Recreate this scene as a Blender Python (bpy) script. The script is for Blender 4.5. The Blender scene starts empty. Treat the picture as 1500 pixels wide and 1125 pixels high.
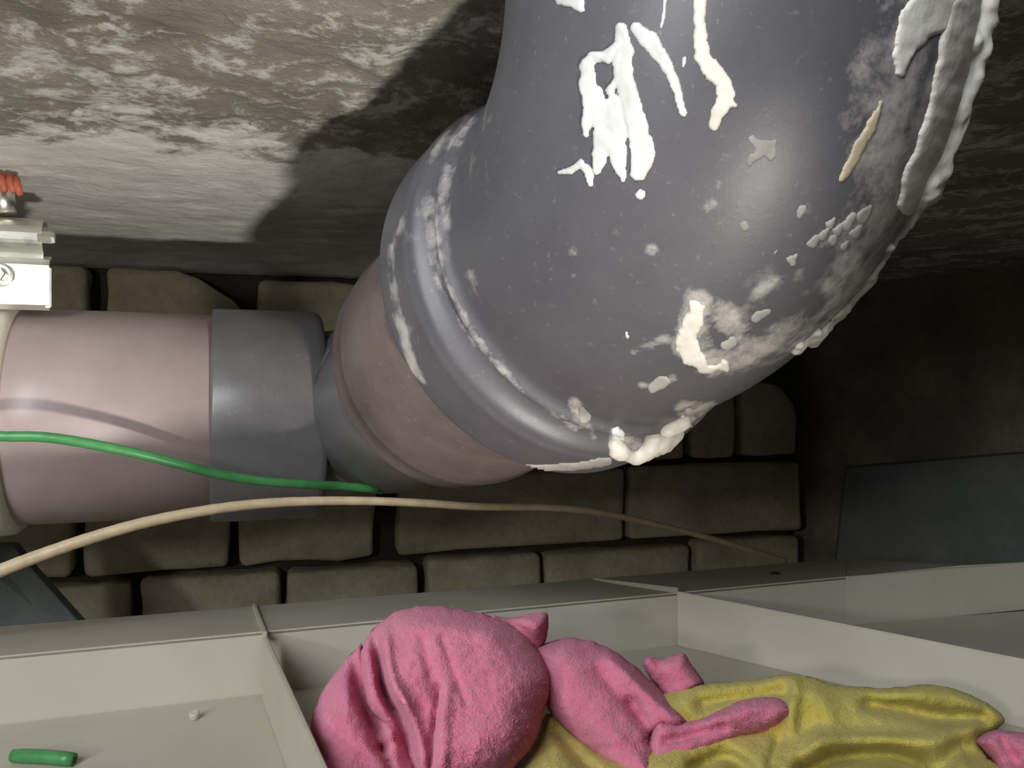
import bpy, bmesh, math, random
import numpy as np
from mathutils import Vector, Matrix, noise
from mathutils.bvhtree import BVHTree

random.seed(4)
S = bpy.context.scene
COL = S.collection
F, CX, CY = 1150.0, 750.0, 562.5          # focal length and centre in pixels of 1500 x 1125

# ------------------------------------------------------------------ camera, world, lights
cam_d = bpy.data.cameras.new('camera'); cam = bpy.data.objects.new('camera', cam_d); COL.objects.link(cam)
cam_d.sensor_width = 36.0; cam_d.lens = F / 1500 * 36.0; cam_d.clip_start = 0.01
cam.location = (0, 0, 0); cam.rotation_euler = (math.pi / 2, 0, 0)
S.camera = cam
S.view_settings.view_transform = 'Standard'; S.view_settings.look = 'None'
S.view_settings.exposure = 0.0; S.view_settings.gamma = 1.0; S.view_settings.use_curve_mapping = False

W = bpy.data.worlds.new('world'); S.world = W; W.use_nodes = True
W.node_tree.nodes['Background'].inputs['Color'].default_value = (1.0, 0.97, 0.92, 1)
W.node_tree.nodes['Background'].inputs['Strength'].default_value = 0.045

def aim(o, tgt):
    o.rotation_euler = (Vector(tgt) - o.location).to_track_quat('-Z', 'Y').to_euler()
ld = bpy.data.lights.new('torch', 'SPOT'); lamp = bpy.data.objects.new('torch', ld); COL.objects.link(lamp)
ld.energy = 19.5; ld.color = (1.0, 0.95, 0.87); ld.shadow_soft_size = 0.02
ld.spot_size = math.radians(50); ld.spot_blend = 0.6
lamp.location = (0.22, -0.20, -0.30); aim(lamp, (-0.34, 0.42, 0.12))
ad = bpy.data.lights.new('hatch_daylight', 'AREA'); area = bpy.data.objects.new('hatch_daylight', ad); COL.objects.link(area)
ad.shape = 'RECTANGLE'; ad.size = 0.40; ad.size_y = 0.46; ad.energy = 8.5; ad.color = (0.90, 0.94, 1.0)
area.location = (-0.32, -0.50, 0.42); aim(area, (0.03, 0.25, 0.02))

fd_ = bpy.data.lights.new('flash', 'AREA'); flash = bpy.data.objects.new('flash', fd_); COL.objects.link(flash)
fd_.shape = 'DISK'; fd_.size = 0.07; fd_.energy = 1.6; fd_.color = (1.0, 0.96, 0.90)
flash.location = (-0.42, -0.45, 0.105); aim(flash, (-0.06, 0.55, 0.02))

# ------------------------------------------------------------------ helpers
def px(u, v, d):
    """point at depth d that the photograph shows at pixel u, v"""
    return Vector(((u - CX) / F * d, d, (CY - v) / F * d))
def pz(u, v, z):
    d = z * F / (CY - v); return px(u, v, d)
def top(o, label, cat, group=None):
    o['label'] = label; o['category'] = cat
    if group: o['group'] = group
    return o
def link(name, me, mat, parent=None, smooth=True):
    o = bpy.data.objects.new(name, me); COL.objects.link(o)
    if mat: me.materials.append(mat)
    if parent:
        o.parent = parent; o.matrix_parent_inverse = Matrix.Translation(-parent.location)
    if smooth: me.polygons.foreach_set('use_smooth', [True] * len(me.polygons))
    me.update()
    return o
def mesh(name, vs, fs):
    me = bpy.data.meshes.new(name); me.from_pydata([tuple(v) for v in vs], [], fs); me.validate(); me.update(); return me
def empty(name, loc):
    o = bpy.data.objects.new(name, None); o.empty_display_size = 0.02; o.location = loc; COL.objects.link(o); return o
def N3(x, y, z): return noise.noise(Vector((x, y, z)))
def fbm(x, y, z, o=4):
    s, a = 0, 1
    for i in range(o):
        s += a * N3(x, y, z); x *= 2.03; y *= 2.03; z *= 2.03; a *= .5
    return s

def frame(d):
    d = d.normalized(); a = d.cross(Vector((0, 0, 1)))
    if a.length < 1e-4: a = Vector((1, 0, 0))
    a.normalize(); return d, a, d.cross(a)
def sweep(path, radii, seg=48, caps=True):
    """tube through path (list of Vector) with a radius per point, parallel transported"""
    n = len(path); T = []
    for i in range(n):
        t = path[min(i + 1, n - 1)] - path[max(i - 1, 0)]
        T.append(t.normalized() if t.length > 1e-9 else T[-1])
    _, a, b = frame(T[0]); vs = []; fs = []
    for i in range(n):
        if i:
            q = T[i - 1].rotation_difference(T[i]); a = q @ a
        a = (a - T[i] * a.dot(T[i])).normalized(); b = T[i].cross(a)
        for k in range(seg):
            t = 2 * math.pi * k / seg
            vs.append(path[i] + (a * math.cos(t) + b * math.sin(t)) * radii[i])
    for i in range(n - 1):
        for k in range(seg):
            k2 = (k + 1) % seg
            fs.append((i * seg + k, i * seg + k2, (i + 1) * seg + k2, (i + 1) * seg + k))
    if caps:
        fs.append(tuple(range(seg))[::-1]); fs.append(tuple((n - 1) * seg + k for k in range(seg)))
    return vs, fs
def prof(o, d, pr):
    """stations (s, r) along straight axis"""
    return [o + d * s for s, r in pr], [r for s, r in pr]
def straight(name, o, d, pr, mat, parent, seg=96, caps=True):
    # duplicate every station slightly so that edges stay crisp but rounded
    p, r = prof(o, d, pr)
    vs, fs = sweep_axis(p, r, d, seg, caps)
    return link(name, mesh(name, vs, fs), mat, parent)
def sweep_axis(p, r, d, seg, caps):
    d, a, b = frame(d); vs = []; fs = []; n = len(p)
    for i in range(n):
        for k in range(seg):
            t = 2 * math.pi * k / seg
            vs.append(p[i] + (a * math.cos(t) + b * math.sin(t)) * r[i])
    for i in range(n - 1):
        for k in range(seg):
            k2 = (k + 1) % seg
            fs.append((i * seg + k, i * seg + k2, (i + 1) * seg + k2, (i + 1) * seg + k))
    if caps:
        fs.append(tuple(range(seg))[::-1]); fs.append(tuple((n - 1) * seg + k for k in range(seg)))
    return vs, fs
def spline(pts, n):
    """Catmull-Rom through pts (tuples), n samples per span"""
    P = [np.array(p, float) for p in pts]; P = [2 * P[0] - P[1]] + P + [2 * P[-1] - P[-2]]; out = []
    for i in range(1, len(P) - 2):
        for k in range(n):
            t = k / n; a, b, c, d = P[i - 1:i + 3]
            out.append(.5 * (2 * b + (c - a) * t + (2 * a - 5 * b + 4 * c - d) * t * t + (3 * b - a - 3 * c + d) * t ** 3))
    out.append(P[-2]); return out

# materials ---------------------------------------------------------
def mat(name, col, rough=.5, metal=0., spec=.5):
    m = bpy.data.materials.new(name); m.use_nodes = True
    b = m.node_tree.nodes['Principled BSDF']
    b.inputs['Base Color'].default_value = (*col, 1); b.inputs['Roughness'].default_value = rough
    b.inputs['Metallic'].default_value = metal; b.inputs['Specular IOR Level'].default_value = spec
    return m
class NT:
    def __init__(s, m): s.t = m.node_tree; s.b = s.t.nodes['Principled BSDF']
    def n(s, typ, **kw):
        x = s.t.nodes.new(typ)
        for k, v in kw.items(): setattr(x, k, v)
        return x
    def l(s, a, b): s.t.links.new(a, b)
    def coord(s, scale=(1, 1, 1), rot=(0, 0, 0)):
        c = s.n('ShaderNodeTexCoord'); m = s.n('ShaderNodeMapping'); m.inputs['Scale'].default_value = scale; m.inputs['Rotation'].default_value = rot
        s.l(c.outputs['Object'], m.inputs['Vector']); return m.outputs[0]
    def noise(s, vec, scale, detail=6, rough=.6, dist=0):
        x = s.n('ShaderNodeTexNoise'); x.inputs['Scale'].default_value = scale; x.inputs['Detail'].default_value = detail
        x.inputs['Roughness'].default_value = rough; x.inputs['Distortion'].default_value = dist; s.l(vec, x.inputs['Vector']); return x.outputs['Fac']
    def ramp(s, fac, stops):
        x = s.n('ShaderNodeValToRGB'); e = x.color_ramp.elements
        while len(e) < len(stops): e.new(.5)
        for k, (p, c) in zip(e, stops):
            k.position = p; k.color = (*c, 1) if len(c) == 3 else c
        s.l(fac, x.inputs['Fac']); return x.outputs['Color']
    def mix(s, fac, a, b, typ='MIX'):
        x = s.n('ShaderNodeMix', data_type='RGBA', blend_type=typ)
        for v, i in ((fac, 0), (a, 6), (b, 7)):
            if hasattr(v, 'is_output'): s.l(v, x.inputs[i])
            elif i == 0: x.inputs[0].default_value = v
            else: x.inputs[i].default_value = (*v, 1)
        return x.outputs[2]
    def math(s, op, a, b=None):
        x = s.n('ShaderNodeMath', operation=op)
        for v, i in ((a, 0), (b, 1)):
            if v is None: continue
            if hasattr(v, 'is_output'): s.l(v, x.inputs[i])
            else: x.inputs[i].default_value = v
        return x.outputs[0]
    def attr(s, name):
        x = s.n('ShaderNodeAttribute'); x.attribute_name = name; return x.outputs['Fac']
    def bump(s, h, strength, dist):
        x = s.n('ShaderNodeBump'); x.inputs['Strength'].default_value = strength; x.inputs['Distance'].default_value = dist
        s.l(h, x.inputs['Height']); s.l(x.outputs[0], s.b.inputs['Normal'])
    def col(s, c): s.l(c, s.b.inputs['Base Color'])
    def rgh(s, c): s.l(c, s.b.inputs['Roughness'])

BW3 = ((0, 0, 0), (1, 1, 1))
def m_pvc(name, c1, c2, rough, grime=False, dust=(.5, .46, .40)):
    m = mat(name, c1, rough); t = NT(m); v = t.coord()
    n1 = t.noise(v, 18, 6, .65); n2 = t.noise(v, 420, 3, .7)
    c = t.ramp(n1, [(.3, c1), (.72, c2)])
    sp = t.ramp(n2, [(.62, (0, 0, 0)), (.75, (1, 1, 1))])
    c = t.mix(t.math('MULTIPLY', sp, .18), c, dust)
    if grime:
        g = t.attr('grime'); st = t.noise(v, 150, 6, .75); st2 = t.noise(v, 45, 4, .6)
        k = t.math('ADD', g, t.math('MULTIPLY', t.math('SUBTRACT', t.math('ADD', st, st2), 1.0), 1.35))
        k = t.math('MULTIPLY', t.ramp(k, [(.36, (0, 0, 0)), (.82, (1, 1, 1))]), t.math('MINIMUM', t.math('MULTIPLY', g, 2.2), 1.0))
        c = t.mix(t.math('MULTIPLY', k, .8), c, (.47, .44, .405))
        r = t.math('ADD', rough, t.math('MULTIPLY', k, .4)); t.rgh(r)
    else:
        t.rgh(t.ramp(n1, [(.2, (rough - .06,) * 3), (.8, (rough + .12,) * 3)]))
    t.col(c); t.bump(t.math('ADD', t.math('MULTIPLY', n1, .6), t.math('MULTIPLY', n2, .12)), .25, .0015)
    return m
M = {}
M['grey'] = m_pvc('grey_pvc', (.072, .070, .078), (.105, .102, .112), .45, True)
M['grey2'] = m_pvc('grey_pvc_socket', (.10, .098, .10), (.15, .145, .15), .30)
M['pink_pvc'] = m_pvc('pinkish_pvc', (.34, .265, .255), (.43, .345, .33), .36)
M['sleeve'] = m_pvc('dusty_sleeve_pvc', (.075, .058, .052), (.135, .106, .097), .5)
M['white_pvc'] = m_pvc('ivory_pvc', (.72, .69, .56), (.80, .77, .66), .35)

def m_sealant(name, c1, c2, rough):
    m = mat(name, c1, rough); t = NT(m); v = t.coord()
    n = t.noise(v, 60, 5, .6); n2 = t.noise(v, 350, 3, .6)
    t.col(t.ramp(n, [(.35, c1), (.65, c2)])); t.bump(t.math('ADD', n, t.math('MULTIPLY', n2, .3)), .35, .0015)
    m.node_tree.nodes['Principled BSDF'].inputs['Subsurface Weight'].default_value = 0.0
    return m
M['seal'] = m_sealant('white_sealant', (.54, .55, .53), (.66, .665, .645), .4)
M['seal_dull'] = m_sealant('dull_sealant', (.21, .20, .185), (.37, .352, .325), .75)
M['foam'] = m_sealant('cream_sealant', (.58, .55, .475), (.72, .70, .635), .55)
M['ochre'] = m_sealant('yellowed_sealant', (.42, .35, .23), (.52, .45, .32), .6)

def m_concrete():
    m = mat('rough_concrete', (.3, .28, .24), .92); t = NT(m); v = t.coord()
    band = t.attr('plaster')
    n1 = t.noise(v, 9, 8, .65); n2 = t.noise(v, 38, 8, .7, .3); n3 = t.noise(v, 160, 5, .7)
    brown = t.ramp(n1, [(.28, (.12, .105, .078)), (.45, (.215, .198, .16)), (.62, (.30, .283, .24)), (.78, (.16, .143, .115))])
    wh = t.ramp(t.math('ADD', t.math('MULTIPLY', n2, .62), t.math('MULTIPLY', n3, .38)), [(.50, (0, 0, 0)), (.58, (1, 1, 1))])
    brown = t.mix(t.math('MULTIPLY', wh, .7), brown, (.70, .69, .65))
    pla = t.ramp(n2, [(.25, (.55, .54, .51)), (.55, (.74, .73, .70)), (.8, (.82, .815, .79))])
    ns = t.ramp(t.noise(v, 24, 6, .6), [(.70, (0, 0, 0)), (.76, (1, 1, 1))])
    pla = t.mix(t.math('MULTIPLY', ns, .55), pla, (.2, .19, .18))
    k = t.math('ADD', band, t.math('MULTIPLY', t.math('SUBTRACT', n2, .5), 1.1))
    c = t.mix(t.ramp(k, [(.42, (0, 0, 0)), (.56, (1, 1, 1))]), brown, pla)
    t.col(c); t.bump(t.math('ADD', n2, t.math('MULTIPLY', n3, .45)), .6, .005)
    return m
M['concrete'] = m_concrete()
def m_stone(name, c0, c1, c2, sc=1.0, b=.005):
    m = mat(name, c1, .93); t = NT(m); v = t.coord(); n1 = t.noise(v, 22 * sc, 8, .65); n2 = t.noise(v, 150 * sc, 4, .7)
    t.col(t.mix(t.math('MULTIPLY', t.ramp(n2, [(.5, (0, 0, 0)), (.75, (1, 1, 1))]), .35), t.ramp(n1, [(.3, c0), (.5, c1), (.72, c2)]), tuple(x * .55 for x in c0)))
    t.bump(t.math('ADD', n1, t.math('MULTIPLY', n2, .35)), .9, b); return m
M['brick'] = m_stone('cement_brick', (.33, .28, .19), (.44, .375, .265), (.53, .465, .345))
M['mortar'] = m_stone('dark_mortar', (.03, .026, .018), (.05, .043, .03), (.07, .06, .045))
M['darkwall'] = m_stone('damp_concrete', (.13, .115, .08), (.20, .175, .13), (.34, .29, .225), .5)
M['panel'] = m_stone('slate_grey_board', (.085, .095, .086), (.10, .11, .10), (.125, .135, .122), 1, .001)
def m_plastic():
    m = mat('ivory_plastic', (.6, .57, .48), .5); t = NT(m); v = t.coord()
    n1 = t.noise(v, 14, 6, .6); n2 = t.noise(v, 260, 4, .7)
    c = t.ramp(n1, [(.3, (.43, .395, .315)), (.7, (.50, .468, .385))])
    c = t.mix(t.math('MULTIPLY', t.ramp(n2, [(.62, (0, 0, 0)), (.78, (1, 1, 1))]), .35), c, (.34, .31, .24))
    t.col(c); t.bump(n2, .15, .0006); return m
M['plastic'] = m_plastic()
def m_metal(name, c, r):
    m = mat(name, c, r, 1.0); t = NT(m); v = t.coord(); n = t.noise(v, 70, 4, .6)
    t.rgh(t.ramp(n, [(.2, (r - .08,) * 3), (.8, (r + .12,) * 3)])); t.bump(n, .1, .001); return m
M['zinc'] = m_metal('galvanised_steel', (.82, .83, .76), .34)
M['dark'] = mat('dark_screw', (.035, .028, .02), .6)
def m_cloth(name, c0, c1, c2, sheen):
    m = mat(name, c1, .95, spec=.1); t = NT(m); v = t.coord()
    n1 = t.noise(v, 35, 5, .6); n2 = t.noise(v, 420, 4, .75); n3 = t.noise(v, 1100, 2, .7)
    c = t.ramp(n1, [(.28, c0), (.5, c1), (.75, c2)])
    c = t.mix(t.math('MULTIPLY', t.ramp(n2, [(.30, (1, 1, 1)), (.48, (0, 0, 0))]), .35), c, tuple(x * .45 for x in c0))
    t.col(c); t.bump(t.math('ADD', n2, t.math('MULTIPLY', n3, .7)), .8, .0022)
    t.b.inputs['Sheen Weight'].default_value = .6; t.b.inputs['Sheen Roughness'].default_value = .5
    t.b.inputs['Sheen Tint'].default_value = (*sheen, 1); return m
M['pinkc'] = m_cloth('pink_microfibre', (.66, .155, .255), (.73, .19, .295), (.77, .23, .33), (1, .6, .75))
M['pinkf'] = mat('pink_fibre', (.78, .28, .40), .9)
M['yelc'] = m_cloth('mustard_microfibre', (.44, .345, .045), (.55, .45, .07), (.64, .55, .12), (1, .9, .5))
def m_wire(name, c, r=.4):
    m = mat(name, c, r); t = NT(m); v = t.coord(); n = t.noise(v, 120, 4, .6)
    t.col(t.ramp(n, [(.3, tuple(x * .75 for x in c)), (.65, c)])); return m
M['green'] = m_wire('green_sheath', (.06, .26, .08))
M['beige'] = m_wire('beige_sheath', (.62, .49, .31), .5)
M['red'] = m_wire('red_plastic', (.55, .14, .08), .5)

# ------------------------------------------------------------------ building axes (turned to the camera)
YAW = math.atan2(.292, .956)
BU = Vector((math.cos(YAW), math.sin(YAW), 0)); BN = Vector((-math.sin(YAW), math.cos(YAW), 0))
WO = Vector((-.305, .78, 0))                       # a point on the brick wall's face
def wall_s(u):
    r = (u - CX) / F; return (.305 + .78 * r) / (.956 - .292 * r)
ZS = .12                                           # underside of the slab

# ------------------------------------------------------------------ the setting
def build_slab():
    nu, nv = 260, 230; vs = []; fs = []; pl = []
    for j in range(nv + 1):
        for i in range(nu + 1):
            a = -.45 + 1.35 * i / nu
            b0 = -.47 - .34 * i / nu; b = b0 + (.12 - b0) * j / nv      # distance before the wall's face
            p = WO + BU * a + BN * b
            h = .0035 * fbm(p.x * 14, p.y * 14, 3, 3) + .0016 * fbm(p.x * 70, p.y * 70, 7, 3)
            cove = max(0, (b + .10) / .10); h -= .012 * cove * cove if b < .02 else .012
            rough = 1 if b < -.42 else .45
            # smooth pale plaster strip along the wall, ragged nearer the room
            pk = min(1, max(0, (b + .475 + .06 * fbm(p.x * 9, p.y * 9, 1, 3)) / .12))
            pl.append(pk * (1 if p.x < .02 else max(0, 1 - (p.x - .02) / .1)))
            vs.append((p.x, p.y, ZS + h * rough))
    for j in range(nv):
        for i in range(nu):
            k = j * (nu + 1) + i; fs.append((k, k + nu + 1, k + nu + 2, k + 1))
    nb = len(vs)
    # back side so that the slab has thickness
    c = [WO + BU * a + BN * b + Vector((0, 0, ZS + .15)) for a, b in ((-.45, -.47), (.90, -.81), (.90, .12), (-.45, .12))]
    vs += [tuple(q) for q in c]; fs.append((nb, nb + 1, nb + 2, nb + 3))
    e0 = [i for i in range(nu + 1)]; e1 = [nv * (nu + 1) + i for i in range(nu + 1)]
    l0 = [j * (nu + 1) for j in range(nv + 1)]; l1 = [j * (nu + 1) + nu for j in range(nv + 1)]
    fs += [tuple(e0) + (nb + 1, nb), tuple(e1[::-1]) + (nb + 3, nb + 2), tuple(l0[::-1]) + (nb, nb + 3), tuple(l1) + (nb + 2, nb + 1)]
    me = bpy.data.meshes.new('ceiling'); me.from_pydata(vs, [], fs); me.update()
    at = me.attributes.new('plaster', 'FLOAT', 'POINT'); at.data.foreach_set('value', pl + [0] * 4)
    o = link('ceiling', me, M['concrete']); o['kind'] = 'structure'; return o
build_slab()

def box_bm(sx, sy, sz):
    bm = bmesh.new(); bmesh.ops.create_cube(bm, size=1); bmesh.ops.scale(bm, vec=(sx, sy, sz), verts=bm.verts); return bm
def slab_box(name, p0, bu, bn, su, sn, z0, z1, m, sub=0, amp=0, parent=None):
    """box with origin corner p0, running su along bu and sn along bn, from z0 to z1"""
    bm = box_bm(su, sn, z1 - z0)
    if sub:
        bmesh.ops.subdivide_edges(bm, edges=bm.edges, cuts=sub, use_grid_fill=True)
    me = bpy.data.meshes.new(name)
    R = Matrix((bu.to_4d(), bn.to_4d(), (0, 0, 1, 0), (0, 0, 0, 1))).transposed(); R[3][0:4] = (0, 0, 0, 1)
    for r in range(3): R[r][3] = 0
    c = p0 + bu * su / 2 + bn * sn / 2; c.z = (z0 + z1) / 2
    for v in bm.verts:
        q = R @ v.co + c
        if amp: q += bn * -amp * fbm(q.x * 12, q.y * 12, q.z * 12, 4)
        v.co = q
    bm.normal_update(); bm.to_mesh(me); bm.free()
    return link(name, me, m, parent, bool(sub))
wall = slab_box('wall_back', WO + BU * -.45 + BN * .022, BU, BN, 1.145, .12, -.42, ZS + .03, M['mortar']); wall['kind'] = 'structure'
wr0 = Vector((.385, 1.02, 0)); wr1 = Vector((.62, .55, 0)); wrd = (wr1 - wr0).normalized()
wright = slab_box('wall_right', wr0 - wrd * .15, wrd, Vector((-wrd.y, wrd.x, 0)), 1.0, .1, -.42, ZS + .03, M['darkwall'], 40, .008); wright['kind'] = 'structure'

def brick(u0, u1, z0, z1, proud=0., notch=0):
    s0, s1 = wall_s(u0), wall_s(u1); w = s1 - s0; d = .07; h = z1 - z0
    bm = box_bm(w, d, h)
    bmesh.ops.bevel(bm, geom=list(bm.edges), offset=.006, segments=2, affect='EDGES', profile=.5)
    big = [e for e in bm.edges if e.calc_length() > .03]
    bmesh.ops.subdivide_edges(bm, edges=big, cuts=3, use_grid_fill=True)
    c = WO + BU * (s0 + w / 2) + BN * (d / 2 - proud); sd = random.random() * 50
    me = bpy.data.meshes.new('brick')
    for v in bm.verts:
        q = v.co.copy()
        if notch and q.x > 0 and q.z > 0:          # the broken, rounded upper corner
            k = max(0, (q.x / (w / 2) + q.z / (h / 2)) - 1.15); q.x -= k * w * .30; q.z -= k * h * .22
        n = fbm(q.x * 25 + sd, q.y * 25, q.z * 25, 3)
        q += v.normal * .0035 * n if v.normal.length else Vector()
        v.co = c + BU * q.x + BN * q.y + Vector((0, 0, (z0 + z1) / 2 + q.z))
    bm.normal_update(); bm.to_mesh(me); bm.free()
    return link('brick', me, M['brick'], wall)
rows = [
    (.028, .113, [(-130, 40), (58, 128), (156, 356), (379, 590), (608, 815), (835, 1040)]),
    (-.088, .004, [(-60, 120), (135, 330), (348, 545), (562, 790), (806, 1000), (1012, 1074), (1086, 1168)]),
    (-.183, -.097, [(-110, 106), (124, 336), (352, 549), (584, 914), (922, 1174)]),
    (-.278, -.192, [(-20, 192), (207, 411), (420, 611), (626, 790), (800, 1010), (1022, 1170)]),
    (-.373, -.287, [(-60, 130), (145, 345), (360, 560), (575, 775), (790, 990), (1005, 1165)]),
]
for ri, (z0, z1, L) in enumerate(rows):
    for i, (a, b) in enumerate(L):
        brick(a, b, z0 + random.uniform(-.001, .001), z1 + random.uniform(-.002, .002) - (.006 if (ri, i) == (0, 3) else 0), random.uniform(0, .006), notch=1 if (ri, i) in ((1, 6), (0, 2)) else 0)

# ------------------------------------------------------------------ the drain pipe
R0 = .066
C = Vector((.0640, .2345, .0645)); V1 = Vector((0, 0, -1))
AZ, EL = -.47, .255
V2 = Vector((math.sin(AZ) * math.cos(EL), math.cos(AZ) * math.cos(EL), -math.sin(EL)))
S1, S2, S3 = .063, .102, .216
pipe = empty('drain_pipe', (C.x, C.y, .115))
top(pipe, 'grey drain pipe with a big sealant smeared elbow, pinkish sleeves and a horizontal run', 'pipe')

def bend(c, v1, v2, rb, n):
    ang = math.acos(v1.dot(v2)); L = rb * math.tan(ang / 2); A = c - v1 * L
    nn = (v2 - v1 * v2.dot(v1)).normalized(); O = A + nn * rb
    return L, [O - nn * rb * math.cos(ang * i / n) + v1 * rb * math.sin(ang * i / n) for i in range(n + 1)]
Lb, arc = bend(C, V1, V2, .0675, 90)
path = [arc[0] - V1 * s for s in np.linspace(.09, .001, 60)] + arc
rad = [R0] * len(path)
def sm(x): x = min(1, max(0, x)); return x * x * (3 - 2 * x)
s = Lb + .0008
while s < S2 + .0001:
    r = R0 + .0085 * sm((s - S1 - .004) / .014) + .0014 * sm((s - S1 - .016) / (S2 - S1 - .016))
    r += .0030 * math.exp(-((s - S1) / .0028) ** 2) + .0012 * math.exp(-((s - S1 - .012) / .002) ** 2)
    path.append(C + V2 * s); rad.append(r); s += .0007
for ds, dr in ((.0006, -.0004), (.0010, -.0012), (.0012, -.0022), (.0012, -.009)):
    path.append(C + V2 * (S2 + ds)); rad.append(rad[-1] if False else R0 + .0099 + dr)
vs, fs = sweep(path, rad, 320, caps=True)
elbow_me = mesh('elbow', vs, fs)
elbow = link('elbow', elbow_me, M['grey'], pipe)
elbow['label'] = 'large dark grey elbow with white smears'
bvh = BVHTree.FromPolygons([tuple(v) for v in vs], fs)
VS = np.array([tuple(v) for v in vs])
UV = np.stack([CX + F * VS[:, 0] / VS[:, 1], CY - F * VS[:, 2] / VS[:, 1]], -1)

def stroke_field(U, strokes):
    """signed reach into a set of strokes: each stroke is [(u, v, halfwidth), ...]"""
    out = np.full(len(U), -1e3)
    for st in strokes:
        if len(st) == 1: st = [st[0], (st[0][0] + .1, st[0][1], st[0][2])]
        for (x0, y0, w0), (x1, y1, w1) in zip(st[:-1], st[1:]):
            d = np.array((x1 - x0, y1 - y0), float); L2 = max(d @ d, 1e-6)
            t = np.clip(((U - (x0, y0)) @ d) / L2, 0, 1)
            q = np.hypot(U[:, 0] - x0 - t * d[0], U[:, 1] - y0 - t * d[1])
            out = np.maximum(out, w0 + (w1 - w0) * t - q)
    return out
# thin dirt and dried smears on the elbow: a mask of its own shape, broken up by noise in the material
GR = [
    (.60, 40, [[(1330, 30, 60), (1300, 110, 60), (1285, 190, 55), (1290, 260, 50)], [(1390, 120, 45), (1350, 230, 40), (1310, 300, 35)]]),
    (.55, 25, [[(1270, 310, 45), (1215, 350, 26)], [(1170, 395, 12)], [(1300, 330, 30), (1220, 420, 22)], [(1240, 200, 18), (1250, 240, 20)]]),
    (.60, 14, [[(1335, 315, 16), (1278, 395, 20), (1210, 466, 18), (1180, 490, 12), (1120, 525, 12)], [(1200, 470, 16), (1110, 520, 18), (1040, 538, 12)]]),
    (.66, 22, [[(1020, 445, 26), (1010, 500, 30), (1050, 530, 28), (1110, 510, 25), (1180, 470, 16)], [(1060, 460, 24), (1080, 490, 20)]]),
    (.60, 14, [[(925, 520, 8), (965, 500, 10), (1000, 490, 8)], [(940, 565, 8), (985, 555, 10)], [(1040, 605, 20), (1000, 600, 14)]]),
    (.50, 12, [[(1130, 410, 12), (1110, 430, 12)], [(1035, 305, 12), (1050, 295, 8)], [(955, 366, 12)], [(840, 370, 7)], [(1180, 305, 10)], [(1050, 270, 10)]]),
    (.46, 12, [[(692, 160, 10), (668, 210, 13), (650, 280, 14), (656, 330, 9)], [(712, 235, 6), (716, 285, 8)], [(655, 190, 8), (600, 290, 7), (575, 360, 7), (568, 420, 8)]]),
    (.62, 9, [[(575, 420, 8), (588, 480, 9), (606, 540, 8), (622, 562, 3)], [(574, 360, 5), (578, 420, 6)]]),
    (.46, 10, [[(690, 400, 8), (700, 430, 8)], [(628, 300, 14), (640, 400, 12), (690, 490, 10), (760, 570, 8), (850, 630, 9)]]),
    (.60, 12, [[(840, 590, 10), (850, 615, 12), (870, 640, 9)], [(900, 640, 16), (930, 650, 14)], [(690, 660, 5), (720, 668, 6)], [(1005, 610, 16), (1060, 605, 12)]]),
    (.24, 60, [[(700, 150, 60), (620, 330, 55), (600, 480, 40)], [(1340, 100, 90), (1250, 330, 80), (1060, 520, 70)]]),
]
nrm = np.zeros(len(VS)); tmp = [0.0] * (3 * len(VS)); elbow_me.vertices.foreach_get('normal', tmp)
NV = np.array(tmp).reshape(-1, 3); facing = -(NV * VS).sum(1) / np.linalg.norm(VS, axis=1)
g = np.zeros(len(VS))
for stg, soft, st in GR:
    k = stroke_field(UV, st); g = np.maximum(g, stg * np.clip(.5 + k / soft, 0, 1))
g *= np.clip(facing * 6 + .6, 0, 1)
at = elbow_me.attributes.new('grime', 'FLOAT', 'POINT'); at.data.foreach_set('value', g)

def hit(u, v):
    r = bvh.ray_cast(Vector((0, 0, 0)), px(u, v, 1).normalized())
    return (r[0], r[1]) if r[0] is not None else None
def clip_cells(us, vsr, Fg):
    """polygons of the region Fg > 0 on a grid; returns points (u, v, f) and faces"""
    pts = []; key = {}; faces = []; nu = len(us); nv = len(vsr)
    def corner(i, j):
        k = (i, j)
        if k not in key: key[k] = len(pts); pts.append((us[i], vsr[j], Fg[j, i]))
        return key[k]
    def edge(i0, j0, i1, j1):
        k = tuple(sorted(((i0, j0), (i1, j1))))
        if k not in key:
            a, b = Fg[j0, i0], Fg[j1, i1]; t = a / (a - b)
            key[k] = len(pts); pts.append((us[i0] + (us[i1] - us[i0]) * t, vsr[j0] + (vsr[j1] - vsr[j0]) * t, 0.0))
        return key[k]
    for j in range(nv - 1):
        for i in range(nu - 1):
            q = ((i, j), (i, j + 1), (i + 1, j + 1), (i + 1, j))
            ins = [Fg[b, a] > 0 for a, b in q]
            if not any(ins): continue
            poly = []
            for n in range(4):
                a, b = q[n], q[(n + 1) % 4]
                if ins[n]: poly.append(corner(*a))
                if ins[n] != ins[(n + 1) % 4]: poly.append(edge(*a, *b))
            if len(poly) > 2: faces.append(tuple(poly))
    return pts, faces
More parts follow.
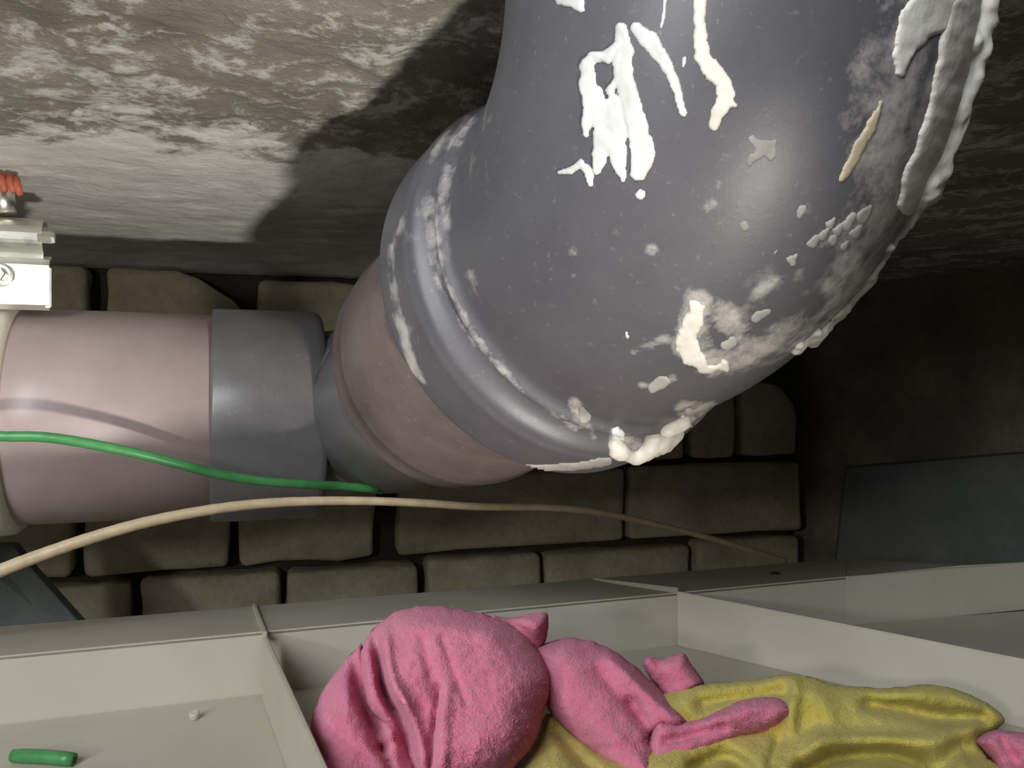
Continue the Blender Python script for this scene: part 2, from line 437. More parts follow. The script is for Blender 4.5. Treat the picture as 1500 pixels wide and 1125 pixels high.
def smear(strokes, h, m, step=2.5, jag=3.0, wide=7.0, nsc=.06, name='sealant_smear', label=None):
    """dried sealant lying on the elbow: its own thickness, ragged outline"""
    strokes = [[(p[0], p[1], p[2] * 1.08 + (1.6 if p[2] > 3 else .4)) for p in st] for st in strokes]
    A = np.array([(p[0], p[1], p[2]) for st in strokes for p in st]); mg = 8
    us = np.arange(A[:, 0].min() - A[:, 2].max() - mg, A[:, 0].max() + A[:, 2].max() + mg, step)
    vr = np.arange(A[:, 1].min() - A[:, 2].max() - mg, A[:, 1].max() + A[:, 2].max() + mg, step)
    UU, VV = np.meshgrid(us, vr); U = np.stack([UU.ravel(), VV.ravel()], -1)
    f = stroke_field(U, strokes)
    near = np.abs(f) < 25
    for i in np.nonzero(near)[0]: f[i] += jag * fbm(U[i, 0] * nsc, U[i, 1] * nsc, 5, 4)
    pts, faces = clip_cells(us, vr, f.reshape(UU.shape))
    co = []; ok = []
    for u, v, ff in pts:
        r = hit(u, v)
        if r is None: ok.append(False); co.append((0, 0, 0)); continue
        ok.append(True)
        k = min(1, max(0, ff / wide)); k = math.sqrt(max(0, 1 - (1 - k) ** 2))
        k *= .8 + .35 * fbm(u * .03, v * .03, 2, 2)
        co.append(r[0] + r[1] * (h * .45 * k if ff > 0 else -.0004))
    faces = [p for p in faces if all(ok[i] for i in p)]
    used = sorted({i for p in faces for i in p}); re = {k: i for i, k in enumerate(used)}
    me = mesh(name, [co[i] for i in used], [tuple(re[i] for i in p) for p in faces])
    o = link(name, me, m, elbow)
    o.matrix_parent_inverse = elbow.matrix_world.inverted() if False else Matrix.Identity(4)
    if label: o['label'] = label
    return o
bpy.context.view_layer.update()
SM = M['seal']
smear([[(910, 42, 7), (914, 75, 11), (912, 110, 12), (924, 150, 13), (934, 190, 14), (941, 225, 15), (936, 252, 11)],
       [(908, 66, 6), (888, 85, 6), (868, 84, 7), (860, 95, 8), (862, 130, 11), (868, 158, 9), (860, 185, 6), (858, 196, 4)],
       [(905, 115, 4), (893, 135, 4)], [(870, 140, 12), (880, 165, 12), (884, 205, 13), (878, 238, 8), (874, 250, 4)],
       [(900, 150, 10), (902, 185, 13), (902, 215, 14), (909, 250, 7), (913, 264, 3)]], .0022, SM)
smear([[(933, 42, 8), (950, 58, 13), (968, 82, 9), (982, 108, 6), (994, 138, 5), (1000, 166, 4)]], .0018, SM)
smear([[(1026, -6, 8), (1024, 40, 7), (1030, 85, 11), (1044, 105, 12), (1058, 120, 11), (1064, 143, 11), (1052, 165, 9), (1046, 184, 6)], [(1064, 145, 8), (1076, 154, 4)]], .0018, M['foam'])
smear([[(836, -8, 22), (846, 4, 9), (851, 14, 4)]], .0018, SM)
smear([[(974, -4, 2.5), (972, 25, 2.5), (968, 40, 2)]], .001, SM, jag=1)
smear([[(820, 252, 3), (835, 250, 4), (852, 240, 5), (862, 250, 5), (864, 268, 4)]], .0014, SM)
smear([[(938, 286, 6)]], .001, SM); smear([[(1003, 85, 3), (1001, 97, 2)]], .0008, SM, jag=1)
smear([[(1102, 205, 5), (1118, 218, 9), (1132, 212, 6), (1130, 228, 5)], [(1116, 220, 5), (1098, 240, 4)]], .0008, M['seal_dull'], jag=4)
smear([[(1090, 330, 6)]], .0008, M['seal_dull']); smear([[(1176, 306, 5), (1170, 318, 3)]], .0008, M['seal_dull'])
smear([[(918, 488, 2.5), (919, 494, 3)]], .0006, SM, jag=1)
smear([[(1290, 150, 3), (1284, 170, 5), (1268, 200, 6), (1252, 226, 7), (1240, 250, 5), (1232, 264, 3)]], .0012, M['ochre'], jag=4, label='yellowed streak of dried sealant')
smear([[(1400, -10, 45), (1345, 30, 26), (1322, 80, 12), (1318, 105, 5)]], .002, M['foam'])
smear([[(1420, 20, 30), (1398, 95, 24), (1390, 160, 26), (1368, 225, 26), (1345, 270, 22), (1330, 300, 14)]], .0025, M['foam'], jag=3, nsc=.03)
smear([[(1016, 452, 9), (1012, 478, 12), (1006, 500, 13), (1008, 520, 11), (1026, 534, 8)], [(1040, 538, 4), (1062, 536, 6)]], .0022, M['foam'], jag=7, nsc=.05, label='pale lump of dried sealant')
smear([[(1106, 466, 5), (1126, 456, 4)]], .0008, M['seal_dull']); smear([[(1062, 506, 6), (1075, 500, 4)]], .0012, M['seal_dull'])
smear([[(970, 560, 8), (955, 568, 5)]], .0012, M['seal_dull']); smear([[(856, 612, 7), (850, 602, 4)]], .001, M['seal_dull'])
for u, v, r in ((1190, 357, 6), (1205, 345, 6), (1218, 352, 5), (1226, 338, 6), (1240, 330, 7), (1160, 382, 5), (1134, 372, 2.5), (1252, 342, 6), (1215, 330, 5),
                (1262, 320, 8), (1236, 362, 4)):
    smear([[(u, v, r), (u + r * 1.6, v - r * 2.0, r * .5)]], .0009, M['seal_dull'], jag=3)
smear([[(905, 636, 8), (902, 656, 8), (915, 668, 6)]], .002, SM, jag=4)
smear([[(740, 684, 3), (780, 686, 4), (840, 684, 4), (890, 676, 5)]], .0014, M['seal_dull'], jag=2)
for u, v in ((1000, 612), (1012, 624), (1020, 608), (1032, 616), (1044, 604), (1058, 600), (1040, 624), (1064, 612), (1008, 604)):
    smear([[(u, v, random.uniform(2.5, 5))]], .0012, SM if random.random() < .5 else M['seal_dull'], jag=2)

def on_pipe(u, v):
    """where the sight line through u, v comes closest to the elbow's skin"""
    r = hit(u, v)
    if r: return r[0]
    d = px(u, v, 1).normalized(); best = None
    for c, rr in zip(path[::3], rad[::3]):
        t = d.dot(c); q = d * t; e = (q - c).length - rr
        if best is None or e < best[0]: best = (e, q, c, rr)
    n = bvh.find_nearest(best[1])
    return n[0]
def foam(name, blobs, voxel, m, amp=.0012, label=None):
    bm = bmesh.new()
    for u, v, r, off in blobs:
        c = on_pipe(u, v); rr = r / F * c.length
        c = c + px(u, v, 1).normalized() * (-off * rr)
        bmesh.ops.create_icosphere(bm, subdivisions=2, radius=rr, matrix=Matrix.Translation(c))
    me = bpy.data.meshes.new(name); bm.to_mesh(me); bm.free()
    o = link(name, me, m, elbow); o.matrix_parent_inverse = Matrix.Identity(4)
    a = o.modifiers.new('remesh', 'REMESH'); a.mode = 'VOXEL'; a.voxel_size = voxel; a.use_smooth_shade = True
    a = o.modifiers.new('smooth', 'SMOOTH'); a.factor = .6; a.iterations = 3
    tx = bpy.data.textures.new(name, 'CLOUDS'); tx.noise_scale = .006; tx.noise_depth = 2
    a = o.modifiers.new('displace', 'DISPLACE'); a.texture = tx; a.strength = amp; a.mid_level = .5; a.texture_coords = 'GLOBAL'
    if label: o['label'] = label
    return o
def run(pts, n, r0, r1, jit=5, off=0.):
    P = spline(pts, n); out = []
    for p in P: out.append((p[0] + random.uniform(-jit, jit), p[1] + random.uniform(-jit, jit), random.uniform(r0, r1), off))
    return out
foam('sealant_bead', run([(1462, -30), (1452, 40), (1444, 90), (1430, 150), (1418, 205), (1398, 250), (1385, 280), (1362, 288)], 8, 14, 24, 5)
     + run([(1440, 20), (1420, 110), (1402, 190), (1372, 255), (1345, 285)], 8, 12, 20, 7)
     + run([(1342, 308), (1310, 356), (1280, 402), (1252, 440), (1222, 470), (1192, 492), (1165, 514)], 16, 5, 10, 4)
     + [(1378, 300, 8, 0), (1384, 306, 6, 0), (1345, 300, 8, 0), (1250, 446, 9, 0), (1218, 476, 9, 0)], .0011, M['foam'], .0034, 'thick ragged cream bead of sealant along the outer bend')
foam('sealant_drip', run([(898, 648), (912, 664), (935, 668), (960, 662), (982, 644), (992, 624), (998, 615)], 5, 9, 15, 3)
     + run([(930, 668), (945, 660), (965, 645), (975, 628)], 4, 12, 17, 3) + [(902, 662, 12, 0), (985, 620, 10, 0), (955, 640, 14, 0)], .0012, M['foam'], .0012, 'hanging drip of cream sealant under the socket')

# pinkish sleeve behind the elbow's socket
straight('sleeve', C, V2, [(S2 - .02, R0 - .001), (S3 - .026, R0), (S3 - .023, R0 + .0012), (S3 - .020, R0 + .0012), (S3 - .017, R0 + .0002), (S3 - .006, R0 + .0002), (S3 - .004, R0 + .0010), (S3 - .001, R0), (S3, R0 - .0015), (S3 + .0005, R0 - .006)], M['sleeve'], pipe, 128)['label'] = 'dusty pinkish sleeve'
# lower elbow, turning into the horizontal run
P2 = C + V2 * .371 + Vector((0, 0, .008)); UH = Vector((-.94, -.342, 0.006)).normalized()
L2, arc2 = bend(P2, V2, UH, .058, 30)
p2 = [C + V2 * s for s in np.linspace(S3 - .01, .371 - L2 - .002, 6)] + arc2
r2 = [.056] * len(p2)
for t, r in ((L2 + .002, .056), (.062, .056), (.075, .056)):
    p2.append(P2 + UH * t); r2.append(r)
vs2, fs2 = sweep(p2, r2, 96)
lower = link('lower_elbow', mesh('lower_elbow', vs2, fs2), M['grey2'], pipe); lower['label'] = 'dark grey lower elbow behind the sleeve'
T1, T2, T3 = .0375, .106, .2130
straight('socket', P2, UH, [(T1, .054), (T1 + .0004, .0675), (T1 + .002, .0695), (T1 + .006, .0702), (T2 - .002, .0700), (T2, .0692), (T2 + .0003, .0640)], M['grey2'], pipe, 128)['label'] = 'glossy dark grey socket collar'
straight('horizontal_pipe', P2, UH, [(T2 - .03, .0660), (T3 - .02, .0660), (T3 + .02, .0660)], M['pink_pvc'], pipe, 128)['label'] = 'pinkish grey horizontal pipe'
straight('end_coupling', P2, UH, [(T3 - .001, .0655), (T3, .0690), (T3 + .003, .0712), (T3 + .010, .0720), (T3 + .25, .0720), (T3 + .253, .068)], M['white_pvc'], pipe, 128)['label'] = 'ivory coupling at the left end'

# ------------------------------------------------------------------ galvanised clamp at the left
def obox(bm, c, a, b, n, sa, sb, sn, bev=.0006):
    t = box_bm(sa, sb, sn); bmesh.ops.bevel(t, geom=list(t.edges), offset=bev, segments=2, affect='EDGES')
    Mx = Matrix(((a.x, b.x, n.x, c.x), (a.y, b.y, n.y, c.y), (a.z, b.z, n.z, c.z), (0, 0, 0, 1)))
    t.transform(Mx); me = bpy.data.meshes.new('t'); t.to_mesh(me); t.free(); bm.from_mesh(me); bpy.data.meshes.remove(me)
def from_bm(name, bm, m, parent, smooth=False):
    me = bpy.data.meshes.new(name); bm.normal_update(); bm.to_mesh(me); bm.free(); return link(name, me, m, parent, smooth)
DC = .445
clamp = empty('pipe_clamp', px(10, 380, DC + .03)); top(clamp, 'galvanised steel pipe clamp with bolted lug at the left edge', 'clamp')
CA = Vector((.94, .342, 0)); CB = Vector((0, 0, 1)); CN = Vector((.342, -.94, 0))
def bent_strip(name, prof2, a0, a1, th, m, parent):
    """sheet bent along profile (n, z) and extruded along CA"""
    vs = []; fs = []; n = len(prof2)
    o = px(0, 380, DC)
    off = []
    for i in range(n):
        p, q = prof2[max(0, i - 1)], prof2[min(n - 1, i + 1)]; d = np.array(q) - np.array(p); d = d / np.linalg.norm(d); off.append((-d[1] * th, d[0] * th))
    for a in (a0, a1):
        for (x, z), (ox, oz) in zip(prof2, off):
            vs.append(o + CA * a + CN * x + CB * z); vs.append(o + CA * a + CN * (x + ox) + CB * (z + oz))
    k = 2 * n
    for i in range(n - 1):
        b = 2 * i
        fs += [(b, b + 2, k + b + 2, k + b), (b + 1, k + b + 1, k + b + 3, b + 3), (b, b + 1, b + 3, b + 2), (k + b, k + b + 2, k + b + 3, k + b + 1)]
    fs += [(0, k, k + 1, 1), (k - 2, k - 1, 2 * k - 1, 2 * k - 2)]
    return link(name, mesh(name, vs, fs), m, parent, False)
PX = DC / F
rr = 24 * PX
curl = [(rr * math.cos(t) * .9 - .004, 36 * PX + rr * math.sin(t)) for t in np.linspace(2.4, -1.2, 20)]
curl += [(-.004 + .004 * 1, 8 * PX), (-.0005, 2 * PX)]
bent_strip('band', curl, -.05, 53 * PX * 1.06, .0016, M['zinc'], clamp)
lug = [(-.0030, 4 * PX), (.0018, -2 * PX), (.0042, -8 * PX), (.0045, -66 * PX), (.0025, -70 * PX)]
bent_strip('lug', lug, -.05, 62 * PX * 1.06, .0018, M['zinc'], clamp)
bm = bmesh.new(); obox(bm, px(68, 420, DC) - CN * .0045, CA, CB, CN, .0035, 60 * PX, .003); from_bm('back_plate', bm, M['zinc'], clamp)
def hexbolt(name, c, axis, r, h, m, parent, seg=6):
    p = [c, c + axis * h * .8, c + axis * h]; v, f_ = sweep_axis(p, [r, r, r * .82], axis, seg, True)
    return link(name, mesh(name, v, f_), m, parent, False)
b1 = px(4, 404, DC) + CN * .0062
hexbolt('washer', b1, CN, 17 * PX, .0012, M['zinc'], clamp, 32)
hexbolt('bolt', b1 + CN * .001, CN, 10 * PX, .004, M['zinc'], clamp)
hexbolt('nut', px(54, 346, DC) - CN * .004, CA, 10 * PX, .0085, M['zinc'], clamp)
r0 = px(6, 312, DC)
v, f_ = sweep([r0, r0 + Vector((-.001, 0, .009)), Vector((r0.x - .004, r0.y + .004, ZS + .01))], [.0065, .0062, .006], 16)
link('hanger_rod', mesh('hanger_rod', v, f_), M['zinc'], clamp)
plug = empty('wall_plug', px(12, 270, DC)); top(plug, 'red plastic plug fragment around the rod above the clamp', 'plug')
for k, (u, v_, w) in enumerate(((4, 266, 7), (17, 268, 6), (27, 272, 6))):
    a = px(u - 3, v_ - 12, DC - .008); b = px(u + 3, v_ + 14, DC - .012 + .002 * k)
    vv, ff = sweep([a, (a + b) / 2 + Vector((0, -.0012, 0)), b], [w * PX * .7, w * PX, w * PX * .65], 10)
    link('fin', mesh('fin', vv, ff), M['red'], plug)

# ------------------------------------------------------------------ ivory ribbed tray
ZT, ZFl, ZE = -.120, -.150, -.142
tray = empty('plastic_tray', (0, .38, ZFl)); top(tray, 'ivory ribbed plastic tray lying under the pipes and holding the cloths', 'tray')
def plate(name, quad, th, nrmdir, m=M['plastic'], parent=tray):
    """flat plate: quad of corner points, thickness th along nrmdir"""
    k = Vector(nrmdir).normalized() * th; q = [Vector(p) for p in quad]; n = len(q)
    vs = q + [p + k for p in q]
    fs = [tuple(range(n)), tuple(range(2 * n - 1, n - 1, -1))] + [(i, i + n, (i + 1) % n + n, (i + 1) % n) for i in range(n)]
    bm = bmesh.new(); bv = [bm.verts.new(p) for p in vs]
    for f_ in fs: bm.faces.new([bv[i] for i in f_])
    bmesh.ops.recalc_face_normals(bm, faces=bm.faces)
    bmesh.ops.bevel(bm, geom=list(bm.edges), offset=min(.0005, th * .3), segments=2, affect='EDGES')
    return from_bm(name, bm, m, parent)
nA, nB = pz(-200, 980.6, ZT), pz(1240, 845, ZT)           # inner edge of the rim
nC = pz(1400, 829, ZT); nD = pz(1560, 820, ZT)
fA, fB = pz(-200, 934, ZE), pz(1240, 818, ZE); fC = pz(1560, 832, ZE)
fd = (nB - nA).normalized(); fn = Vector((-fd.y, fd.x, 0))
plate('rim', [nA, nB, fB, fA], .002, (0, 0, -1))
plate('rim', [nB, nC, nD, fC, fB], .002, (0, 0, -1))
plate('side_wall', [nA, nB, Vector((nB.x, nB.y, ZFl - .0015)), Vector((nA.x, nA.y, ZFl - .0015))], .002, fn)
plate('side_wall', [nB, nD, Vector((nD.x, nD.y, ZFl - .0015)), Vector((nB.x, nB.y, ZFl - .0015))], .002, Vector((-(nD - nB).y, (nD - nB).x, 0)))
near = [pz(-200, 980.6, ZT), Vector((-.33, .22, 0)), Vector((.34, .22, 0)), Vector((nD.x + .03, nD.y, 0)), nB]
plate('tray_floor', [Vector((p.x, p.y, ZFl)) for p in near], .002, (0, 0, -1))
plate('torch_blocker', [Vector((-.33, .22, -.122)), Vector((.34, .22, -.122)), Vector((.34, .22, -.30)), Vector((-.33, .22, -.30))], .002, (0, 1, 0))  # unseen plate added below the frame to keep torch light off bricks and cloths
rA, rB = pz(385, 935, ZT), pz(482, 1152, ZT)
rd = (rB - rA).normalized(); rn = Vector((-rd.y, rd.x, 0))
rF = pz(370, 888.5, ZE) + Vector((0, 0, .001))
plate('rib', [rA + Vector((0, 0, .001)), rB, Vector((rB.x, rB.y, ZFl)), Vector((rA.x, rA.y, ZFl))], .0022, rn)
plate('rib', [rA + Vector((0, 0, .003)), rA - Vector((0, 0, .002)), rF - Vector((0, 0, .002)), rF + Vector((0, 0, .001))], .0022, rn)
dA, dB = pz(992, 869, ZT), pz(1560, 978, ZT); dd = (dB - dA).normalized(); dn = Vector((-dd.y, dd.x, 0))
plate('rib', [dA + Vector((0, 0, .001)), dB, Vector((dB.x, dB.y, ZFl)), Vector((dA.x, dA.y, ZFl))], .0022, dn)
dF = pz(868, 850, ZE) + Vector((0, 0, .0015))
plate('rib', [dA + Vector((0, 0, .003)), dA - Vector((0, 0, .002)), dF - Vector((0, 0, .002)), dF], .0022, dn)
sc = pz(1135, 846, -.131)
hexbolt('screw', sc + Vector((0, 0, -.002)), Vector((0, -.2, 1)).normalized(), .0034, .0055, M['dark'], tray, 12)['label'] = 'small dark screw head in the rim'
hexbolt('peg', pz(285, 1050, -.149), Vector((0, -.3, 1)).normalized(), .0022, .0025, M['plastic'], tray, 16)

# ------------------------------------------------------------------ grey boards standing behind the tray
bd = empty('grey_board', px(1360, 815, .70)); top(bd, 'slate grey board standing behind the right corner of the tray', 'board')
a, b, c, d = px(1240, 686, .82), px(1520, 663, .76), px(1520, 930, .74), px(1222, 850, .80)
plate('panel', [a, b, c, d], .012, (.25, .9, .1), M['panel'], bd)
bd2 = empty('grey_board', px(30, 900, .56)); top(bd2, 'slate grey board corner behind the tray at the far left', 'board')
plate('panel', [px(-80, 800, .55), px(20, 800, .58), px(50, 838, .58), px(122, 918, .58), px(122, 960, .57), px(-80, 960, .54)], .010, (-.2, .95, .1), M['panel'], bd2)

# ------------------------------------------------------------------ cables
def cable(name, pts, r, m, label, cat, seg=14):
    P = spline(pts, 10); q = [px(p[0], p[1], p[2]) for p in P]
    ra, rb = r if isinstance(r, tuple) else (r, r); n = len(q)
    vv, ff = sweep(q, [(ra + (rb - ra) * min(1, 1.5 * i / n)) * (1 + .02 * math.sin(i * 1.7)) for i in range(n)], seg)
    o = link(name, mesh(name, vv, ff), m); return top(o, label, cat)
cable('green_wire', [(-260, 640, .37), (-60, 634, .385), (0, 639, .388), (60, 640, .392), (120, 648, .398), (200, 664, .408), (260, 679, .418), (310, 692, .428), (370, 703, .44), (440, 709, .455), (500, 712, .475), (545, 716, .485), (558, 718, .50)],
      (.0026, .0026), M['green'], 'thin green wire crossing in front of the horizontal pipe', 'wire')
cable('beige_cable', [(-320, 990, .37), (-180, 918, .378), (-60, 862, .385), (0, 836, .390), (60, 813, .395), (130, 789, .402), (210, 766, .412), (300, 748, .425), (380, 738, .438), (460, 734, .450), (540, 734, .458), (620, 737, .464), (700, 742, .470), (790, 743, .485), (860, 748, .505),
                      (930, 761, .535), (1000, 778, .570), (1060, 794, .60), (1110, 809, .64), (1150, 821, .69)],
      (.0037, .0022), M['beige'], 'beige cable arching below the pipes and above the tray', 'cable')
# short offcut of green cable on the tray floor
g0, g1 = pz(19, 1107, -.1475), pz(108, 1113, -.1475)
oc = empty('cable_offcut', (g0 + g1) / 2); top(oc, 'short green cable offcut lying on the tray floor at bottom left', 'cable')
gd = (g1 - g0)
vv, ff = sweep([g0 + gd * t + Vector((0, 0, .0004 * math.sin(t * 3))) for t in np.linspace(0, 1, 8)], [.0024] + [.0027] * 6 + [.0025], 16)
link('sheath', mesh('sheath', vv, ff), M['green'], oc)
vv, ff = sweep([g1 - gd * .03, g1 + gd * .02], [.0012, .0011], 10); link('core', mesh('core', vv, ff), M['dark'], oc)

# ------------------------------------------------------------------ cloths
def seg_d(U, a, b):
    a = np.array(a, float); b = np.array(b, float); d = b - a; t = np.clip(((U - a) @ d) / max(d @ d, 1e-9), 0, 1)
    return np.hypot(*(U - a - t[:, None] * d).T)
def poly_f(U, poly):
    """signed distance, positive inside"""
    P = [np.array(p, float) for p in poly]; n = len(P); ins = np.zeros(len(U), bool); d = np.full(len(U), 1e9)
    for i in range(n):
        a, b = P[i], P[(i + 1) % n]; d = np.minimum(d, seg_d(U, a, b))
        c = (a[1] > U[:, 1]) != (b[1] > U[:, 1])
        if abs(b[1] - a[1]) > 1e-9: ins ^= c & (U[:, 0] < (b[0] - a[0]) * (U[:, 1] - a[1]) / (b[1] - a[1]) + a[0])
    return np.where(ins, d, -d)
def pline_d(U, pl):
    d = np.full(len(U), 1e9)
    for a, b in zip(pl[:-1], pl[1:]): d = np.minimum(d, seg_d(U, a, b))
    return d
def floor_depth(v): return -ZFl * F / np.maximum(v - CY, 1)
def lobe(poly, depth, bulge, width, folds, step=4., smoothn=3, rim=.3, wob=.003, back=.012, seed=0.):
    """one gathered lobe of cloth, closed and with real thickness; returns verts, faces"""
    P = [tuple(p) for p in spline(list(poly) + [poly[0]], smoothn)][:-1]
    A = np.array(P); us = np.arange(A[:, 0].min() - 6, A[:, 0].max() + 7, step); vr = np.arange(A[:, 1].min() - 6, A[:, 1].max() + 7, step)
    UU, VV = np.meshgrid(us, vr); U = np.stack([UU.ravel(), VV.ravel()], -1)
    f = poly_f(U, P); nr = np.abs(f) < 12
    for i in np.nonzero(nr)[0]: f[i] += 1.6 * fbm(U[i, 0] * .07 + seed, U[i, 1] * .07, 9, 3)
    pts, faces = clip_cells(us, vr, f.reshape(UU.shape))
    Q = np.array([(p[0], p[1]) for p in pts]); fv = np.array([max(0, p[2]) for p in pts])
    k = np.clip(fv / width, 0, 1); H = bulge * np.sqrt(np.maximum(0, 1 - (1 - k) ** 2))
    for pl, amp, w in folds:
        pl = [tuple(p) for p in spline(pl, 6)]; H += amp * np.exp(-(pline_d(Q, pl) / w) ** 2) * np.clip(k * 2 + (.25 if amp > 0 else .1), 0, 1)
    H += np.array([.6 * wob * fbm(a * .018 + seed, b * .018, 3, 3) + wob * .3 * fbm(a * .09, b * .09 + seed, 3, 3) for a, b in Q]) * np.clip(k * 3, 0, 1)
    db = np.array([depth(a, b) for a, b in Q]); db = np.minimum(db, floor_depth(Q[:, 1]) * .965)
    d1 = np.maximum(db - H, .12)
    edge = fv <= 0
    d2 = np.minimum(db + np.where(edge, 0, back * np.sqrt(k)), floor_depth(Q[:, 1]) * .985)
    vs = []; n = len(Q); bi = {}
    for i in range(n): vs.append(px(Q[i, 0], Q[i, 1], d1[i]))
    for i in range(n):
        if edge[i]: bi[i] = i
        else: bi[i] = len(vs); vs.append(px(Q[i, 0], Q[i, 1], d2[i]))
    fs = [tuple(p) for p in faces] + [tuple(bi[i] for i in p[::-1]) for p in faces]
    return vs, fs
def cloth(name, lobes, m, label, cat, group=None):
    vs = []; fs = []
    for v, f_ in lobes:
        o = len(vs); vs += v; fs += [tuple(i + o for i in p) for p in f_]
    o = link(name, mesh(name, vs, fs), m); top(o, label, cat, group)
    return o, vs, fs
def fuzz(o, vs, fs, m, n, ln):
    """loose fibres standing off the cloth, joined into one part"""
    tri = random.sample(fs, min(n, len(fs))); V = []; Fc = []
    for p in tri:
        a, b, c = (Vector(vs[i]) for i in p[:3]); nn = (b - a).cross(c - a)
        if nn.length < 1e-12: continue
        nn.normalize(); q = (a + b + c) / 3; t = Vector((random.gauss(0, 1), random.gauss(0, 1), random.gauss(0, 1)))
        d = (nn * random.choice((1, 1, 1, -1)) + t * .5).normalized() * ln * random.uniform(.4, 1.2); w = t.cross(d).normalized() * .00004
        k = len(V); V += [q - w, q + w, q + d * .6 + t * .0002 + w * .7, q + d + t * .0006]; Fc += [(k, k + 1, k + 2), (k, k + 2, k + 3)]
    me = mesh('fuzz', V, Fc); f_ = link('fuzz', me, m, o, False); f_.matrix_parent_inverse = Matrix.Identity(4); f_['kind'] = 'stuff'

main = lobe([(527, 955), (543, 925), (568, 903), (600, 890), (640, 888), (690, 895), (730, 906), (765, 925), (795, 962), (808, 990), (805, 1020), (795, 1045), (788, 1078), (772, 1105), (740, 1135), (690, 1160), (620, 1160), (598, 1130), (584, 1085), (560, 1062), (540, 1040), (529, 1005)],
            lambda u, v: .350 - .00024 * (v - 890), .050, 75,
            [([(548, 925), (556, 975), (566, 1020), (590, 1065), (606, 1130)], -.032, 9), ([(562, 925), (568, 985), (592, 1030), (612, 1080), (619, 1140)], .011, 10),
             ([(534, 945), (536, 1000), (545, 1040)], .008, 8), ([(645, 1005), (637, 1060), (629, 1130)], -.0055, 5), ([(655, 1010), (650, 1070), (648, 1130)], .004, 9),
             ([(648, 935), (665, 985), (684, 1030)], -.0025, 5), ([(620, 940), (632, 990), (641, 1020)], -.003, 8), ([(590, 905), (650, 905), (720, 925)], .008, 22)], seed=1.)
left = lobe([(530, 940), (508, 965), (486, 992), (466, 1025), (455, 1062), (458, 1100), (472, 1160), (612, 1160), (606, 1100), (590, 1060), (560, 1040), (540, 1000)],
            lambda u, v: .347 - .00020 * (v - 890), .036, 60,
            [([(518, 960), (526, 1000), (545, 1050), (560, 1090)], -.022, 12), ([(565, 1080), (585, 1060), (600, 1050)], .010, 14), ([(560, 1100), (572, 1125), (570, 1150)], -.010, 6)], seed=7.)
ear = lobe([(715, 900), (745, 905), (772, 900), (800, 897), (804, 915), (800, 935), (793, 955), (796, 975), (770, 975), (735, 940)], lambda u, v: .352 - .0001 * (v - 890), .022, 26,
           [([(735, 905), (765, 925), (790, 950)], -.007, 7), ([(760, 905), (785, 915)], .004, 8)], seed=3.)
mid = lobe([(780, 950), (815, 937), (848, 935), (878, 943), (910, 960), (940, 985), (968, 1012), (1000, 1042), (1014, 1058), (998, 1070), (985, 1085), (965, 1110), (960, 1150), (910, 1132), (872, 1104), (840, 1080), (812, 1052), (795, 1020)],
           lambda u, v: .352 - .00024 * (v - 930), .030, 45,
           [([(900, 965), (940, 1005), (985, 1045), (1008, 1060)], .010, 14), ([(925, 1030), (945, 1060), (958, 1085)], -.008, 9), ([(880, 985), (915, 1025), (935, 1050)], -.004, 10), ([(830, 960), (860, 1020), (900, 1080)], .004, 22), ([(955, 1085), (962, 1075), (972, 1068)], -.014, 7)], seed=11.)
tail = lobe([(960, 1050), (1000, 1056), (1040, 1046), (1080, 1028), (1115, 1021), (1147, 1025), (1160, 1042), (1156, 1064), (1140, 1077), (1104, 1076), (1066, 1088), (1034, 1106), (1010, 1124), (990, 1165), (940, 1165), (944, 1110)],
            lambda u, v: .312 - .0001 * (v - 1020), .020, 26, [([(1120, 1075), (1140, 1066), (1152, 1058)], -.014, 10), ([(975, 1085), (1010, 1078), (1060, 1065)], -.007, 7), ([(1040, 1058), (1110, 1036)], .004, 10)], seed=5.)
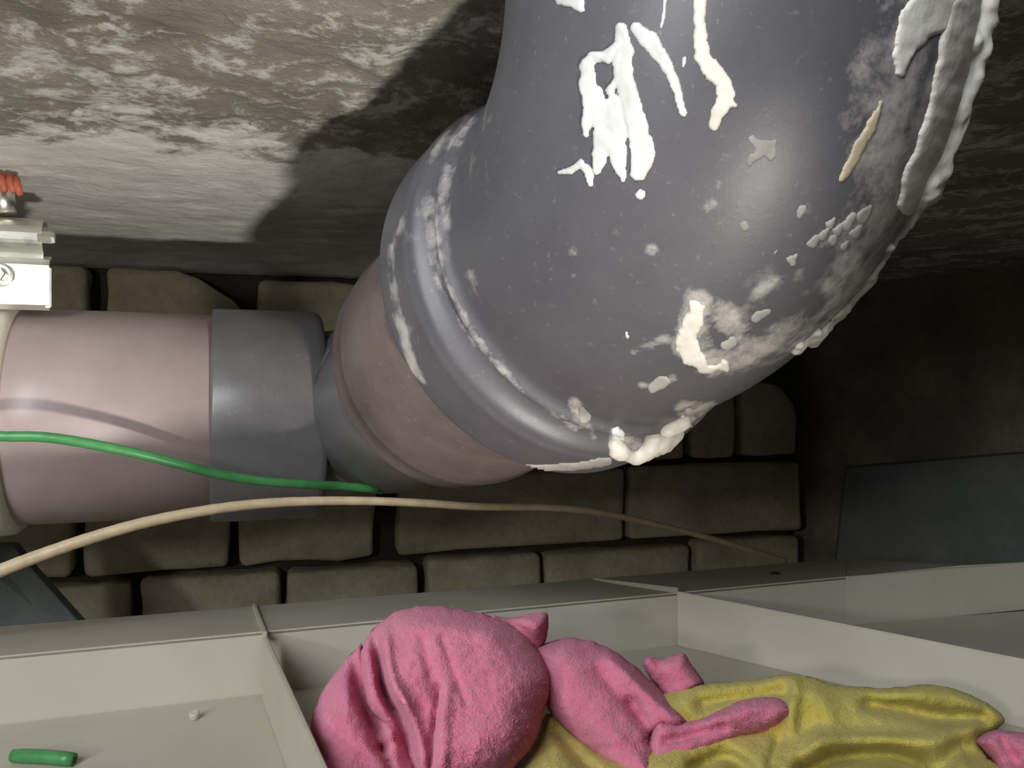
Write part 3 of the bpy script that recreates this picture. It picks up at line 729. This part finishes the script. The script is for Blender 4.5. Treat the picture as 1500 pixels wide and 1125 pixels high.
tuft = lobe([(940, 970), (950, 960), (966, 965), (985, 960), (1003, 957), (1012, 972), (1024, 988), (1032, 1002), (1018, 1012), (1006, 1026), (986, 1034), (968, 1015), (950, 990)],
            lambda u, v: .345, .022, 24, [([(962, 970), (980, 1000), (995, 1015)], -.004, 8), ([(985, 1020), (1015, 1005)], .004, 8)], seed=9.)
pk, pv, pf = cloth('pink_cloth', [main, left, ear, mid, tail, tuft], M['pinkc'], 'large crumpled pink cloth heaped beside the rib in the tray', 'cloth')
fuzz(pk, pv, pf, M['pinkf'], 9000, .0011)
yel = lobe([(960, 1020), (995, 1008), (1025, 1003), (1060, 999), (1110, 995), (1148, 988), (1185, 991), (1225, 1003), (1260, 1006), (1300, 1008), (1350, 1003), (1395, 1008), (1435, 1024), (1464, 1042), (1472, 1058), (1452, 1074), (1436, 1084), (1448, 1110), (1475, 1160), (1000, 1170), (880, 1170), (760, 1160), (785, 1090), (800, 1045), (830, 1060), (880, 1100), (930, 1100), (950, 1050)],
           lambda u, v: .335 - .0001 * (v - 990), .026, 55,
           [([(1163, 990), (1162, 1030), (1160, 1070)], .006, 10), ([(1030, 1030), (1090, 1018), (1150, 1012)], -.009, 12), ([(1275, 1030), (1320, 1038), (1380, 1050), (1440, 1052)], -.016, 13), ([(1300, 1016), (1380, 1014), (1430, 1030)], .006, 9),
            ([(1180, 1130), (1230, 1112), (1300, 1108), (1350, 1122)], -.026, 16), ([(1380, 1125), (1405, 1095), (1425, 1100)], -.016, 18), ([(1140, 1085), (1130, 1120)], -.007, 9), ([(1200, 1085), (1300, 1085), (1380, 1082), (1425, 1072)], .012, 18),
            ([(1020, 1125), (1060, 1110), (1090, 1125)], -.018, 14), ([(1200, 1020), (1215, 1060), (1190, 1100)], .005, 20), ([(815, 1070), (850, 1110), (880, 1140)], -.010, 12)], seed=21.)
yk, yv, yf = cloth('yellow_cloth', [yel], M['yelc'], 'crumpled mustard yellow cloth spread in the tray', 'cloth')
pk2 = lobe([(1428, 1086), (1450, 1070), (1480, 1071), (1515, 1078), (1550, 1100), (1550, 1165), (1478, 1165), (1458, 1120)], lambda u, v: .302, .020, 30, [([(1470, 1085), (1490, 1120)], -.006, 9)], seed=31.)
cloth('pink_cloth', [pk2], M['pinkc'], 'pink cloth bit at bottom right beyond the yellow cloth', 'cloth')
